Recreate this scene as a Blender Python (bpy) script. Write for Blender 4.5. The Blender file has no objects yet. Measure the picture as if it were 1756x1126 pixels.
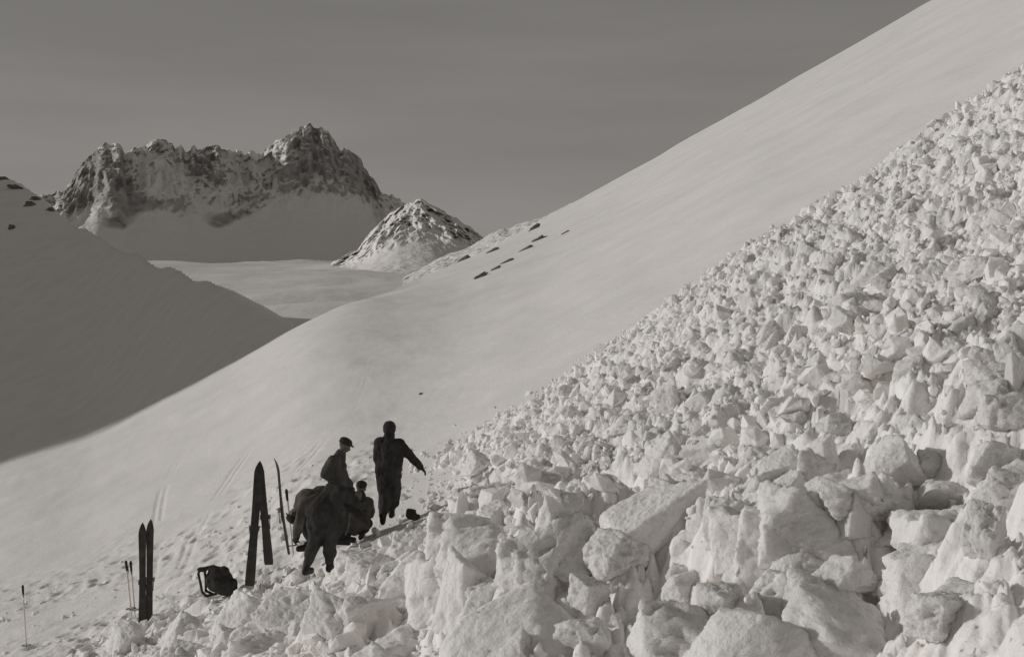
import bpy, bmesh, math, random
import numpy as np
from mathutils import Vector, Matrix, Quaternion

# ------------------------------------------------------------------ camera, light, exposure
scene = bpy.context.scene
COL = scene.collection
W0, H0, FPX = 1756.0, 1126.0, 2412.0          # size of the photograph and its focal length in pixels
HZ = 520.0                                     # row of the true horizon

cam_d = bpy.data.cameras.new('camera')
cam = bpy.data.objects.new('camera', cam_d); COL.objects.link(cam)
cam_d.sensor_width = 36.0
cam_d.lens = 36.0 * FPX / W0
cam_d.shift_y = -(HZ - H0 / 2) / W0 * -1.0 * -1.0
cam_d.shift_y = (HZ - H0 / 2) / W0
cam_d.clip_start = 0.1; cam_d.clip_end = 30000
cam.location = (0, 0, 0); cam.rotation_euler = (math.radians(90), 0, 0)
scene.camera = cam

SUN_EL = math.radians(17.0)
SUN_AZ = math.radians(5.0)                    # how far beyond "straight left" the sun stands
sun_dir = Vector((-math.cos(SUN_EL) * math.cos(SUN_AZ), math.cos(SUN_EL) * math.sin(SUN_AZ), math.sin(SUN_EL)))

world = bpy.data.worlds.new('World'); scene.world = world; world.use_nodes = True
wt = world.node_tree; wt.nodes.clear()
sky = wt.nodes.new('ShaderNodeTexSky'); sky.sky_type = 'NISHITA'; sky.sun_disc = False
sky.sun_elevation = SUN_EL
sky.sun_rotation = math.atan2(sun_dir.x, sun_dir.y)
sky.altitude = 2500; sky.air_density = 1.0; sky.dust_density = 0.6; sky.ozone_density = 1.0
bw = wt.nodes.new('ShaderNodeRGBToBW')
tc = wt.nodes.new('ShaderNodeTexCoord')
mp = wt.nodes.new('ShaderNodeMapping'); mp.inputs['Scale'].default_value = (1.2, 1.2, 9.0); mp.inputs['Rotation'].default_value = (0.0, 0.06, 0.0)
nz = wt.nodes.new('ShaderNodeTexNoise'); nz.inputs['Scale'].default_value = 2.6; nz.inputs['Detail'].default_value = 5; nz.inputs['Roughness'].default_value = 0.5
nr = wt.nodes.new('ShaderNodeMapRange'); nr.inputs['From Min'].default_value = 0.35; nr.inputs['From Max'].default_value = 0.68
nr.inputs['To Min'].default_value = 0.96; nr.inputs['To Max'].default_value = 1.09
mu = wt.nodes.new('ShaderNodeMath'); mu.operation = 'MULTIPLY'
tint = wt.nodes.new('ShaderNodeVectorMath'); tint.operation = 'SCALE'; tint.inputs[0].default_value = (1.03, 0.985, 0.935)
bg = wt.nodes.new('ShaderNodeBackground'); bg.inputs['Strength'].default_value = 0.10
wo = wt.nodes.new('ShaderNodeOutputWorld')
L = wt.links.new
L(sky.outputs[0], bw.inputs[0]); L(tc.outputs['Generated'], mp.inputs[0]); L(mp.outputs[0], nz.inputs['Vector'])
# the film's response to the sky: darker and flatter than the eye sees it
pw = wt.nodes.new('ShaderNodeMath'); pw.operation = 'POWER'; pw.inputs[1].default_value = 0.36
sc_ = wt.nodes.new('ShaderNodeMath'); sc_.operation = 'MULTIPLY'; sc_.inputs[1].default_value = 1.28
L(bw.outputs[0], pw.inputs[0]); L(pw.outputs[0], sc_.inputs[0])
L(nz.outputs['Fac'], nr.inputs['Value']); L(sc_.outputs[0], mu.inputs[0]); L(nr.outputs[0], mu.inputs[1])
L(mu.outputs[0], tint.inputs['Scale']); L(tint.outputs[0], bg.inputs['Color']); L(bg.outputs[0], wo.inputs['Surface'])

sl = bpy.data.lights.new('sun', 'SUN'); sl.energy = 1.9; sl.angle = math.radians(0.55); sl.color = (1.0, 0.975, 0.945)
so = bpy.data.objects.new('sun', sl); COL.objects.link(so)
so.rotation_euler = sun_dir.to_track_quat('Z', 'Y').to_euler()

scene.view_settings.view_transform = 'Standard'
scene.view_settings.look = 'None'
scene.view_settings.exposure = 0.0
scene.view_settings.gamma = 1.0
scene.cycles.max_bounces = 12; scene.cycles.diffuse_bounces = 10      # light goes to and fro many times between snow faces

random.seed(7); rng = np.random.default_rng(7)
sstep = lambda a, b, x: (lambda t: t * t * (3 - 2 * t))(np.clip((x - a) / (b - a), 0, 1))

# ------------------------------------------------------------------ noise
def hsh(*k):
    h = np.zeros(np.broadcast(*k).shape, np.uint32) + np.uint32(374761393)
    with np.errstate(over='ignore'):
        for i, a in enumerate(k):
            a = np.asarray(a).astype(np.int64).astype(np.uint32)
            h = (h ^ (a * np.uint32([2654435761, 2246822519, 3266489917, 668265263][i]))) * np.uint32(2246822519)
            h = h ^ (h >> np.uint32(13))
        h = h * np.uint32(3266489917); h = h ^ (h >> np.uint32(16)); h = h * np.uint32(668265263); h = h ^ (h >> np.uint32(15))
    return h.astype(np.float64) / 4294967295.0
def vn2(x, y, s=0):
    ix = np.floor(x); iy = np.floor(y); fx = x - ix; fy = y - iy
    fx = fx * fx * (3 - 2 * fx); fy = fy * fy * (3 - 2 * fy)
    a = hsh(ix, iy, s); b = hsh(ix + 1, iy, s); c = hsh(ix, iy + 1, s); d = hsh(ix + 1, iy + 1, s)
    return (a + (b - a) * fx) * (1 - fy) + (c + (d - c) * fx) * fy - 0.5
def fbm(x, y, o=4, s=0, g=0.5):
    r = 0; a = 1.0; t = 0
    for i in range(o):
        r = r + a * vn2(x, y, s + i); t += a; a *= g
        x, y = 1.83 * x + 0.9 * y + 3.1, 1.83 * y - 0.9 * x + 7.7
    return r / t * 2
def ridge(x, y, o=5, s=0, g=0.55):
    r = 0; a = 1.0; t = 0
    for i in range(o):
        r = r + a * (1 - 2 * np.abs(2 * vn2(x, y, s + i))); t += a; a *= g
        x, y = 1.8 * x + 0.9 * y + 3.1, 1.8 * y - 0.9 * x + 7.7
    return r / t
def vn3(p, s=0):
    i = np.floor(p); f = p - i; f = f * f * (3 - 2 * f); r = 0
    for dx in (0, 1):
        for dy in (0, 1):
            for dz in (0, 1):
                w = (f[:, 0] if dx else 1 - f[:, 0]) * (f[:, 1] if dy else 1 - f[:, 1]) * (f[:, 2] if dz else 1 - f[:, 2])
                r = r + w * hsh(i[:, 0] + dx, i[:, 1] + dy, i[:, 2] + dz, s)
    return r - 0.5
def fbm3(p, o=4, s=0, g=0.5):
    r = 0; a = 1.0; t = 0
    for i in range(o):
        r = r + a * vn3(p, s + i); t += a; a *= g; p = p * 2.03 + 5.3
    return r / t * 2
def voro(x, y, s):
    """jittered cells: distance to nearest and second centre, offset from the centre, and three random numbers of the cell"""
    ix = np.floor(x); iy = np.floor(y)
    F1 = np.full(x.shape, 9.0); F2 = np.full(x.shape, 9.0); DX = np.zeros(x.shape); DY = np.zeros(x.shape); CX = np.zeros(x.shape); CY = np.zeros(x.shape)
    for a in (-1, 0, 1):
        for b in (-1, 0, 1):
            cx = ix + a; cy = iy + b
            px = cx + 0.1 + 0.8 * hsh(cx, cy, s); py = cy + 0.1 + 0.8 * hsh(cx, cy, s + 1)
            d = np.hypot(x - px, y - py); m = d < F1
            F2 = np.where(m, F1, np.minimum(F2, d)); F1 = np.where(m, d, F1)
            DX = np.where(m, x - px, DX); DY = np.where(m, y - py, DY); CX = np.where(m, cx, CX); CY = np.where(m, cy, CY)
    return F1, F2, DX, DY, hsh(CX, CY, s + 2), hsh(CX, CY, s + 3), hsh(CX, CY, s + 4)
def block_relief(x, y, s, seed):
    """broken plates: every cell has its own height and tilt, with a cleft round it"""
    wx = x + 0.13 * s * fbm(x / s * 1.7, y / s * 1.7, 3, seed + 50); wy = y + 0.13 * s * fbm(x / s * 1.7, y / s * 1.7, 3, seed + 60)
    F1, F2, DX, DY, a, b, c = voro(wx / s, wy / s, seed)
    h = (a - 0.5) * 0.75 + (b - 0.5) * 1.9 * DX + (c - 0.5) * 1.9 * DY
    e = sstep(0.0, 0.15, F2 - F1)
    return s * (h * (0.3 + 0.7 * e) - 0.22 * (1 - e))

# ------------------------------------------------------------------ materials
MATS = {}
def mat(name, col, rough=0.85, var=0.08, vscale=3.0, bump=0.0, bscale=20.0, bdist=0.02, spec=0.2, bump2=None, detail=6, sss=0):
    if name in MATS: return MATS[name]
    m = bpy.data.materials.new(name); m.use_nodes = True; t = m.node_tree; p = t.nodes['Principled BSDF']
    p.inputs['Roughness'].default_value = rough
    p.inputs['Specular IOR Level'].default_value = spec
    tc = t.nodes.new('ShaderNodeTexCoord')
    n = t.nodes.new('ShaderNodeTexNoise'); n.inputs['Scale'].default_value = vscale; n.inputs['Detail'].default_value = detail
    r = t.nodes.new('ShaderNodeValToRGB')
    r.color_ramp.elements[0].position = 0.3; r.color_ramp.elements[1].position = 0.7
    r.color_ramp.elements[0].color = tuple(c * (1 - var) for c in col) + (1,)
    r.color_ramp.elements[1].color = tuple(min(1, c * (1 + var)) for c in col) + (1,)
    t.links.new(tc.outputs['Object'], n.inputs['Vector']); t.links.new(n.outputs['Fac'], r.inputs[0]); t.links.new(r.outputs[0], p.inputs['Base Color'])
    prev = None
    for (bs, bsc, bd) in ([(bump, bscale, bdist)] if bump else []) + (list(bump2) if bump2 else []):
        n2 = t.nodes.new('ShaderNodeTexNoise'); n2.inputs['Scale'].default_value = bsc; n2.inputs['Detail'].default_value = 5
        b = t.nodes.new('ShaderNodeBump'); b.inputs['Strength'].default_value = bs; b.inputs['Distance'].default_value = bd
        t.links.new(tc.outputs['Object'], n2.inputs['Vector']); t.links.new(n2.outputs['Fac'], b.inputs['Height'])
        if prev: t.links.new(prev.outputs[0], b.inputs['Normal'])
        prev = b
    if prev: t.links.new(prev.outputs[0], p.inputs['Normal'])
    if sss: p.inputs['Subsurface Weight'].default_value = sss; p.inputs['Subsurface Radius'].default_value = (1, 1, 1); p.inputs['Subsurface Scale'].default_value = 0.04
    MATS[name] = m
    return m
SNOW = (0.83, 0.809, 0.787)
m_slope = mat('wind packed snow', SNOW, 0.8, 0.045, 0.25, 0.4, 2.0, 0.06, 0.15, bump2=[(0.5, 16.0, 0.03)])
m_debris = mat('avalanche snow', (0.905, 0.884, 0.861), 0.85, 0.05, 1.6, 0.6, 14.0, 0.05, 0.12, bump2=[(0.5, 60.0, 0.012)], sss=0.7)
m_block = mat('compacted snow block', (0.915, 0.893, 0.87), 0.8, 0.04, 2.5, 0.7, 9.0, 0.05, 0.15, bump2=[(0.6, 45.0, 0.015)], sss=0.7)
m_far = mat('far snow', (0.85, 0.828, 0.805), 0.9, 0.05, 0.01, 0.4, 0.06, 3.0, 0.1)
m_wool = mat('dark wool cloth', (0.045, 0.043, 0.041), 0.95, 0.3, 9.0, 0.5, 60, 0.01, 0.1)
m_loden = mat('dark grey loden cloth', (0.08, 0.077, 0.073), 0.95, 0.3, 8.0, 0.5, 50, 0.01, 0.1)
m_anorak = mat('pale canvas anorak', (0.105, 0.097, 0.088), 0.9, 0.5, 5.0, 0.5, 40, 0.01, 0.15)
m_trouser = mat('dark trouser cloth', (0.06, 0.058, 0.058), 0.95, 0.3, 7.0, 0.4, 50, 0.01, 0.1)
m_coat = mat('brownish coat cloth', (0.085, 0.078, 0.07), 0.95, 0.35, 7.0, 0.5, 50, 0.01, 0.1)
m_boot = mat('dark boot leather', (0.03, 0.028, 0.026), 0.6, 0.2, 9.0)
m_skin = mat('weathered skin', (0.13, 0.11, 0.095), 0.6, 0.1, 9.0)
m_hair = mat('dark hair', (0.03, 0.028, 0.026), 0.8, 0.2, 40.0)
m_canvas = mat('dark rucksack canvas', (0.05, 0.048, 0.045), 0.95, 0.35, 9.0, 0.6, 50, 0.01, 0.1)
m_strap = mat('leather strap', (0.045, 0.04, 0.036), 0.7, 0.3, 20.0)
m_ski = mat('dark stained wooden ski', (0.06, 0.056, 0.052), 0.6, 0.35, 6.0, 0.2, 30, 0.004)
m_base = mat('waxed ski running face', (0.075, 0.068, 0.06), 0.5, 0.3, 6.0)
m_cane = mat('pale hazel pole shaft', (0.78, 0.75, 0.71), 0.6, 0.25, 8.0)
m_metal = mat('dull steel binding', (0.22, 0.21, 0.20), 0.5, 0.2, 20.0)
m_stone = mat('dark stone', (0.17, 0.165, 0.157), 0.9, 0.4, 1.2, 0.6, 3.0, 0.2)

def mountain_mat(name, rock, thr, nscale, soft=0.06, amp=0.35):
    """rock where the face is steep or a noise breaks the cover, snow elsewhere"""
    m = bpy.data.materials.new(name); m.use_nodes = True; t = m.node_tree; p = t.nodes['Principled BSDF']
    p.inputs['Roughness'].default_value = 0.9; p.inputs['Specular IOR Level'].default_value = 0.1
    g = t.nodes.new('ShaderNodeNewGeometry'); sx = t.nodes.new('ShaderNodeSeparateXYZ')
    at = t.nodes.new('ShaderNodeAttribute'); at.attribute_name = 'rock'
    tc = t.nodes.new('ShaderNodeTexCoord')
    mpn = t.nodes.new('ShaderNodeMapping'); mpn.inputs['Scale'].default_value = (0.55, 0.55, 1.3); mpn.inputs['Rotation'].default_value = (0, 0.25, 0)
    n = t.nodes.new('ShaderNodeTexNoise'); n.inputs['Scale'].default_value = nscale; n.inputs['Detail'].default_value = 6; n.inputs['Roughness'].default_value = 0.56
    t.links.new(tc.outputs['Object'], mpn.inputs[0]); t.links.new(mpn.outputs[0], n.inputs['Vector'])
    t.links.new(g.outputs['Normal'], sx.inputs[0])
    # value = rockiness attribute + noise - normal.z
    a = t.nodes.new('ShaderNodeMath'); a.operation = 'MULTIPLY_ADD'; a.inputs[1].default_value = amp * 2; t.links.new(n.outputs['Fac'], a.inputs[0]); t.links.new(at.outputs['Fac'], a.inputs[2])
    b = t.nodes.new('ShaderNodeMath'); b.operation = 'SUBTRACT'; t.links.new(a.outputs[0], b.inputs[0]); t.links.new(sx.outputs['Z'], b.inputs[1])
    r = t.nodes.new('ShaderNodeMapRange'); r.inputs['From Min'].default_value = thr - soft; r.inputs['From Max'].default_value = thr + soft
    t.links.new(b.outputs[0], r.inputs['Value'])
    n3 = t.nodes.new('ShaderNodeTexNoise'); n3.inputs['Scale'].default_value = nscale * 5; n3.inputs['Detail'].default_value = 5; t.links.new(tc.outputs['Object'], n3.inputs['Vector'])
    cr = t.nodes.new('ShaderNodeValToRGB'); cr.color_ramp.elements[0].position = 0.3; cr.color_ramp.elements[1].position = 0.7
    cr.color_ramp.elements[0].color = tuple(c * 0.7 for c in rock) + (1,); cr.color_ramp.elements[1].color = tuple(c * 1.5 for c in rock) + (1,)
    t.links.new(n3.outputs['Fac'], cr.inputs[0])
    mx = t.nodes.new('ShaderNodeMix'); mx.data_type = 'RGBA'
    t.links.new(r.outputs[0], mx.inputs['Factor']); mx.inputs[6].default_value = SNOW + (1,); t.links.new(cr.outputs[0], mx.inputs[7])
    t.links.new(mx.outputs[2], p.inputs['Base Color'])
    bm_ = t.nodes.new('ShaderNodeBump'); bm_.inputs['Strength'].default_value = 0.7; bm_.inputs['Distance'].default_value = 6
    t.links.new(n3.outputs['Fac'], bm_.inputs['Height']); t.links.new(bm_.outputs[0], p.inputs['Normal'])
    return m

# ------------------------------------------------------------------ object helpers
def mesh_from(name, V, F, smooth=True):
    me = bpy.data.meshes.new(name)
    V = np.asarray(V, np.float32); F = np.asarray(F, np.int32)
    me.vertices.add(len(V)); me.vertices.foreach_set('co', V.ravel())
    k = F.shape[1]
    me.loops.add(F.size); me.loops.foreach_set('vertex_index', F.ravel())
    me.polygons.add(len(F)); me.polygons.foreach_set('loop_start', np.arange(0, F.size, k, dtype=np.int32))
    me.polygons.foreach_set('use_smooth', np.full(len(F), smooth))
    me.update(calc_edges=True)
    return me
def link(name, me, m=None, parent=None):
    o = bpy.data.objects.new(name, me); COL.objects.link(o)
    if m and not me.materials: me.materials.append(m)
    if parent: o.parent = parent
    return o
def tag(o, label=None, cat=None, group=None, kind=None):
    for k, v in (('label', label), ('category', cat), ('group', group), ('kind', kind)):
        if v: o[k] = v
    return o
def empty(name, loc, label, cat, group=None):
    o = bpy.data.objects.new(name, None); COL.objects.link(o); o.location = loc; o.empty_display_size = 0.2
    return tag(o, label, cat, group)
def grid_faces(nr_, nc_):
    i = np.arange(nr_ - 1)[:, None] * nc_ + np.arange(nc_ - 1)[None, :]
    return np.stack([i, i + 1, i + nc_ + 1, i + nc_], -1).reshape(-1, 4)
def U(px): return (np.asarray(px, float) - W0 / 2) / FPX
def Vv(py): return (HZ - np.asarray(py, float)) / FPX
def to_px(p): return (p[0] / p[1] * FPX + W0 / 2, HZ - p[2] / p[1] * FPX)
def table(pts, sm):
    """smoothed curve of elevation against bearing"""
    u = np.linspace(-3, 3, 6001); p = np.array(pts, float)
    v = np.interp(u, U(p[:, 0]), Vv(p[:, 1]))
    # straight continuation outside the traced part
    for a, b, msk in ((0, 1, u < U(p[0, 0])), (-2, -1, u > U(p[-1, 0]))):
        s_ = (Vv(p[b, 1]) - Vv(p[a, 1])) / (U(p[b, 0]) - U(p[a, 0])); v = np.where(msk, Vv(p[a if a == 0 else b, 1]) + (u - U(p[a if a == 0 else b, 0])) * s_, v)
    if sm:
        k = np.exp(-0.5 * (np.arange(-60, 61) / sm) ** 2); k /= k.sum()
        v = np.convolve(np.pad(v, 60, mode='reflect', reflect_type='odd'), k, 'valid')
    return lambda q: np.interp(q, u, v)

# ------------------------------------------------------------------ the near snow slope (runs down to the left) and the shaded hill beyond it
near_sky = table([(-600, 985), (-150, 838), (0, 779), (150, 738), (270, 686), (400, 622), (500, 563), (600, 519), (700, 488), (790, 449), (860, 412), (930, 378),
                  (1000, 340), (1200, 226), (1400, 112), (1600, -1), (1756, -89), (2200, -341)], 14)
hill_sky = table([(-6500, 420), (-3000, 320), (-1000, 250), (-500, 240), (-150, 236), (0, 303), (40, 322), (80, 347), (105, 370), (150, 393), (230, 428), (300, 458), (400, 497), (480, 537), (520, 562), (600, 620)], 4)
C0 = 4.0
def crest_y(u): return 95 + 95 * sstep(-0.15, 0.1, u)
def hill_y(u): return 125 + 300 * sstep(-0.13, -0.42, u)
def near_z(x, y):
    """height of the near slope out to its crest, then the hollow and the hill on the left"""
    y = np.maximum(y, 0.6); u = x / y
    uc = np.clip(u, -2.8, 1.5); vs = near_sky(uc) + (u - uc) * 0.5
    yc = crest_y(uc)
    h = 1 - sstep(0, 1, (y - 25) / (yc - 25)) ** 1.0
    z = y * vs - C0 * h
    hy = hill_y(uc); hs = hill_sky(uc)
    t = np.clip((y - yc) / (hy - yc), 0, None)
    dip = 1 - sstep(U(120), U(420), uc)
    w = sstep(0, 1, np.clip(t, 0, 1))
    zh = y * (vs + (hs - vs) * (0.35 * np.clip(t, 0, 1) + 0.65 * w)) - dip * 6.5 * np.sin(np.pi * np.clip(t, 0, 1) ** 0.8)
    back = np.clip(t - 1, 0, None)
    zh = np.where(t > 1, hy * hs - 60 * back ** 1.3 - 5 * np.minimum(back, 1) , zh)
    right = sstep(U(500), U(560), uc)
    zr = yc * vs - np.clip(y - yc, 0, None) * 0.22 - np.clip(y - yc, 0, None) ** 2 * 0.004
    zfar = zh * (1 - right) + zr * right
    z = np.where(y > yc, zfar, z)
    return z
# margin of the avalanche cone, traced on the slope and carried to the ground
margin_px = [(100, 1150), (180, 1095), (250, 1072), (330, 1040), (430, 1010), (490, 1004), (540, 992), (600, 968), (650, 932), (700, 905), (732, 868), (728, 815), (752, 775),
             (800, 748), (850, 722), (900, 695), (960, 655), (1020, 612), (1100, 560), (1160, 518), (1220, 486), (1320, 430), (1370, 390), (1430, 345), (1500, 285), (1590, 215),
             (1650, 182), (1740, 148), (1900, 60), (2300, -120)]
YS = np.concatenate([np.linspace(3, 60, 1200)])
def px_ground(px, py):
    u = float(U(px)); z = near_z(YS * u, YS); v = z / YS
    k = int(np.argmax(v >= float(Vv(py)))) if (v >= float(Vv(py))).any() else len(YS) - 1
    return (YS[k] * u, YS[k])
poly = [px_ground(a, b) for a, b in margin_px]
poly = [(-14.0, 14.0)] + poly + [(60.0, 30.0), (60.0, -20.0), (-14.0, -20.0)]
PA = np.array(poly); PB = np.roll(PA, -1, 0)
def margin_dist(x, y):
    """signed distance in metres, positive inside the debris"""
    d = np.full(x.shape, 1e9); ins = np.zeros(x.shape, bool)
    for (ax, ay), (bx, by) in zip(PA, PB):
        ex, ey = bx - ax, by - ay; t = np.clip(((x - ax) * ex + (y - ay) * ey) / (ex * ex + ey * ey + 1e-9), 0, 1)
        d = np.minimum(d, np.hypot(x - ax - t * ex, y - ay - t * ey))
        c = (ay > y) != (by > y)
        ins ^= c & (x < ex * (y - ay) / (ey if abs(ey) > 1e-9 else 1e-9) + ax)
    return np.where(ins, d, -d)
PIT = (-2.35, 21.9)
margin_v = table([(-400, 1290), (100, 1150), (180, 1105), (250, 1076), (330, 1044), (430, 1014), (490, 1008), (540, 994), (600, 968), (650, 934), (700, 905), (760, 880), (1000, 700)], 4)
def bed_h(x, y):
    """thickness of the debris above the slope"""
    d = margin_dist(x, y) + 0.5 * fbm(x / 1.1, y / 1.1, 4, 11)
    T = sstep(-0.1, 5.5, d); E = sstep(-0.2, 0.9, d)
    big = (1 - sstep(14.8, 16.6, y + 2.6 * x)) * sstep(5.0, 8.0, y)
    Q = (0.35 + 0.65 * sstep(0.5, 4.5, d)) * (0.45 + 0.55 * sstep(4.5, 9, y))
    h = 0.95 * T + 0.08 * E + 0.35 * T * fbm(x / 4.5 + 3, y / 4.5, 3, 5)
    h = h + T * (0.14 + 0.30 * big) * block_relief(x, y, 1.25, 21) + E * Q * (0.20 + 0.34 * big) * block_relief(x, y, 0.55, 31) + E * 0.50 * Q ** .5 * block_relief(x, y, 0.26, 41)
    h = h + E * Q * 0.14 * fbm(x / 0.22, y / 0.22, 3, 71) + E * 0.05 * fbm(x / 0.06, y / 0.06, 2, 75)
    # the heap's front sinks towards the people, so that it stays below their feet
    uu = x / np.maximum(y, 1); cap = y * margin_v(uu) - near_z(x, y)
    lim = np.maximum(cap, 0) * 0.85 + 0.10
    soft = lim * (1 - np.exp(-np.maximum(h, 0) / np.maximum(lim, 0.05))) * 1.05
    wcap = 1 - sstep(U(700), U(820), uu)
    h = h + wcap * (np.where(h > 0, np.minimum(h, soft), h) - h)
    h = h - 0.45 * np.exp(-(((x - PIT[0]) / 0.7) ** 2 + ((y - PIT[1]) / 1.3) ** 2))
    return np.where(d > -0.25, h - 0.06, -0.5)
def slope_detail(x, y):
    """wind ripples, old tracks and trampled snow on the smooth slope"""
    u = x / np.maximum(y, 1)
    z = 0.16 * fbm(x / 6, y / 9, 4, 101) * sstep(6, 20, y) + 0.25 * fbm(x / 9 + y / 40, y / 30, 4, 103) * sstep(30, 60, y)
    z = z + 0.022 * fbm(x / 0.8 + y * .2, y / 2.2, 3, 105) * (1 - sstep(60, 120, y))
    tr = sstep(-2.0, -3.6, x) * sstep(44, 30, y + 0.0 * x)                      # trampled ground round the skis
    F1, F2, DX, DY, a, b, c = voro(x / 0.62 + 0.3 * fbm(x, y, 2, 3), y / 0.75, 111)
    foot = np.where(a < 0.5, -0.17 * np.exp(-(F1 / 0.26) ** 2) + 0.05 * np.exp(-((F1 - 0.42) / 0.12) ** 2), 0)
    tr2 = sstep(-0.35, 0.25, fbm(x / 2.2, y / 2.6, 3, 119))
    z = z + tr * (foot * tr2 + 0.02 * fbm(x / 1.6, y / 2.4, 3, 123) + (0.02 + 0.10 * tr2) * fbm(x / 0.5, y / 0.5, 4, 121) + 0.02 * tr2 * fbm(x / 0.15, y / 0.15, 2, 131))
    near = sstep(31, 24, y) * sstep(-2, -5, x)
    z = z + near * (0.55 * block_relief(x, y, 0.5, 141) * sstep(-0.15, 0.5, fbm(x / 1.5, y / 1.5, 2, 151)) + 0.10 * fbm(x / 0.3, y / 0.3, 3, 155))
    # two old ski tracks running down the slope
    for (x0, y0, kx, amp) in TRACKS:
        c_ = x0 + kx * (y - y0) + 0.5 * np.sin(y / 7.0 + x0); q = (x - c_)
        z = z - amp * (np.exp(-((q - 0.10) / 0.06) ** 2) + np.exp(-((q + 0.10) / 0.06) ** 2)) * sstep(28, 33, y) * sstep(62, 42, y) * sstep(-0.3, 0.25, fbm(x / 2.5, y / 3.5, 2, 171))
    # line of holes left where someone walked up to the skis
    return z
TRACKS = [(-8.6, 32.0, -0.17, 0.035), (-6.9, 30.0, -0.10, 0.03), (-5.4, 30.0, -0.02, 0.024)]

def surface(x, y):
    base = near_z(x, y)
    return np.maximum(base + slope_detail(x, y), base + bed_h(x, y))

us = np.concatenate([np.linspace(-2.7, -0.43, 70)[:-1], np.linspace(-0.43, -0.02, 350)[:-1], np.linspace(-0.02, 0.42, 110)[:-1], np.linspace(0.42, 1.25, 26)])
ys = np.concatenate([np.geomspace(1.2, 18, 40)[:-1], np.linspace(18, 46, 340)[:-1], np.geomspace(46, 110, 90)[:-1], np.geomspace(110, 900, 130)])
YY, UU = np.meshgrid(ys, us, indexing='ij'); XX = YY * UU
ZZ = near_z(XX, YY) + slope_detail(XX, YY)
hm = sstep(100, 150, YY) * sstep(U(470), U(300), UU)
ZZ = ZZ + hm * (2.2 * fbm(XX / 40, YY / 40, 4, 201) + 0.7 * np.maximum(0, ridge(XX / 16, YY / 16, 4, 211)) * sstep(U(170), U(60), UU))
Vn = np.stack([XX, YY, ZZ], -1).reshape(-1, 3)
Fn = grid_faces(len(ys), len(us))
# ground behind the camera, joined on
bx = np.linspace(-90, 90, 40); by = np.linspace(-80, 1.2, 30)
BY, BX = np.meshgrid(by, bx, indexing='ij'); BZ = 0.5 * BX - 4.3
Vb = np.stack([BX, BY, BZ], -1).reshape(-1, 3); Fb = grid_faces(30, 40) + len(Vn)
me = mesh_from('snow_slope', np.vstack([Vn, Vb]), np.vstack([Fn, Fb]))
tag(link('snow_slope', me, m_slope), 'smooth sunlit snow slope falling to the left into a shaded hollow and hill', kind='structure')

# unseen ridge added left of the frame, its crest shaped to shade the hollow
yy = np.linspace(-40, 640, 171); xx = np.linspace(-185, 150, 80)
XR, YR = np.meshgrid(xx, yy, indexing='xy')
cz = np.interp(yy, [-40, 60, 88, 108, 124, 134, 150, 170, 200, 425, 436, 455, 640], [20, 60, 91, 101.5, 114, 119.3, 120.6, 121.6, 120.5, 118.5, 90, 30, 10])[:, None] + 1.2 * fbm(yy / 14, yy * 0 + 3, 3, 351)[:, None]
ZR = cz - np.maximum(0, np.abs(XR) - 2) * 0.95 + 5 * fbm(XR / 22, YR / 22, 4, 361) * sstep(3, 25, np.abs(XR))
ZR = np.maximum(ZR, -60)
me = mesh_from('shade_ridge', np.stack([XR - 400, YR, ZR], -1).reshape(-1, 3), grid_faces(171, 80))
tag(link('shade_ridge', me, m_far), 'unseen snow ridge added beyond the left edge to shade the hollow', kind='structure')

# ------------------------------------------------------------------ debris bed
us = np.linspace(-0.50, 0.56, 580); ys = np.concatenate([np.geomspace(2.2, 40, 570)])
YY, UU = np.meshgrid(ys, us, indexing='ij'); XX = YY * UU
B = bed_h(XX, YY); ZZ = near_z(XX, YY) + B
V = np.stack([XX, YY, ZZ], -1).reshape(-1, 3); F = grid_faces(len(ys), len(us))
keep = (B.reshape(-1)[F] > -0.4).any(1); F = F[keep]
used = np.unique(F); rm = np.full(len(V), -1); rm[used] = np.arange(len(used))
me = mesh_from('avalanche_debris', V[used], rm[F])
tag(link('avalanche_debris', me, m_debris), 'churned bed of broken avalanche snow covering the right and the foreground', kind='structure')

# ------------------------------------------------------------------ snow blocks
def eval_remesh(V, F, voxel, smooth_it=2, name='solid'):
    me = bpy.data.meshes.new(name); me.from_pydata([tuple(v) for v in V], [], [tuple(f) for f in F]); me.update()
    o = bpy.data.objects.new('tmp', me); COL.objects.link(o)
    md = o.modifiers.new('r', 'REMESH'); md.mode = 'VOXEL'; md.voxel_size = voxel; md.adaptivity = 0
    if smooth_it:
        s = o.modifiers.new('s', 'SMOOTH'); s.iterations = smooth_it; s.factor = 0.5
    dg = bpy.context.evaluated_depsgraph_get(); dg.update()
    r = bpy.data.meshes.new_from_object(o.evaluated_get(dg)); r.name = name
    bpy.data.objects.remove(o); bpy.data.meshes.remove(me)
    return r
def displace(me, fn):
    n = len(me.vertices); co = np.empty(n * 3, np.float32); me.vertices.foreach_get('co', co); co = co.reshape(-1, 3).astype(float)
    no = np.empty(n * 3, np.float32); me.vertex_normals.foreach_get('vector', no); no = no.reshape(-1, 3)
    co = fn(co, no); me.vertices.foreach_set('co', co.astype(np.float32).ravel()); me.update()
    me.polygons.foreach_set('use_smooth', np.full(len(me.polygons), True))
    return me
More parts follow.
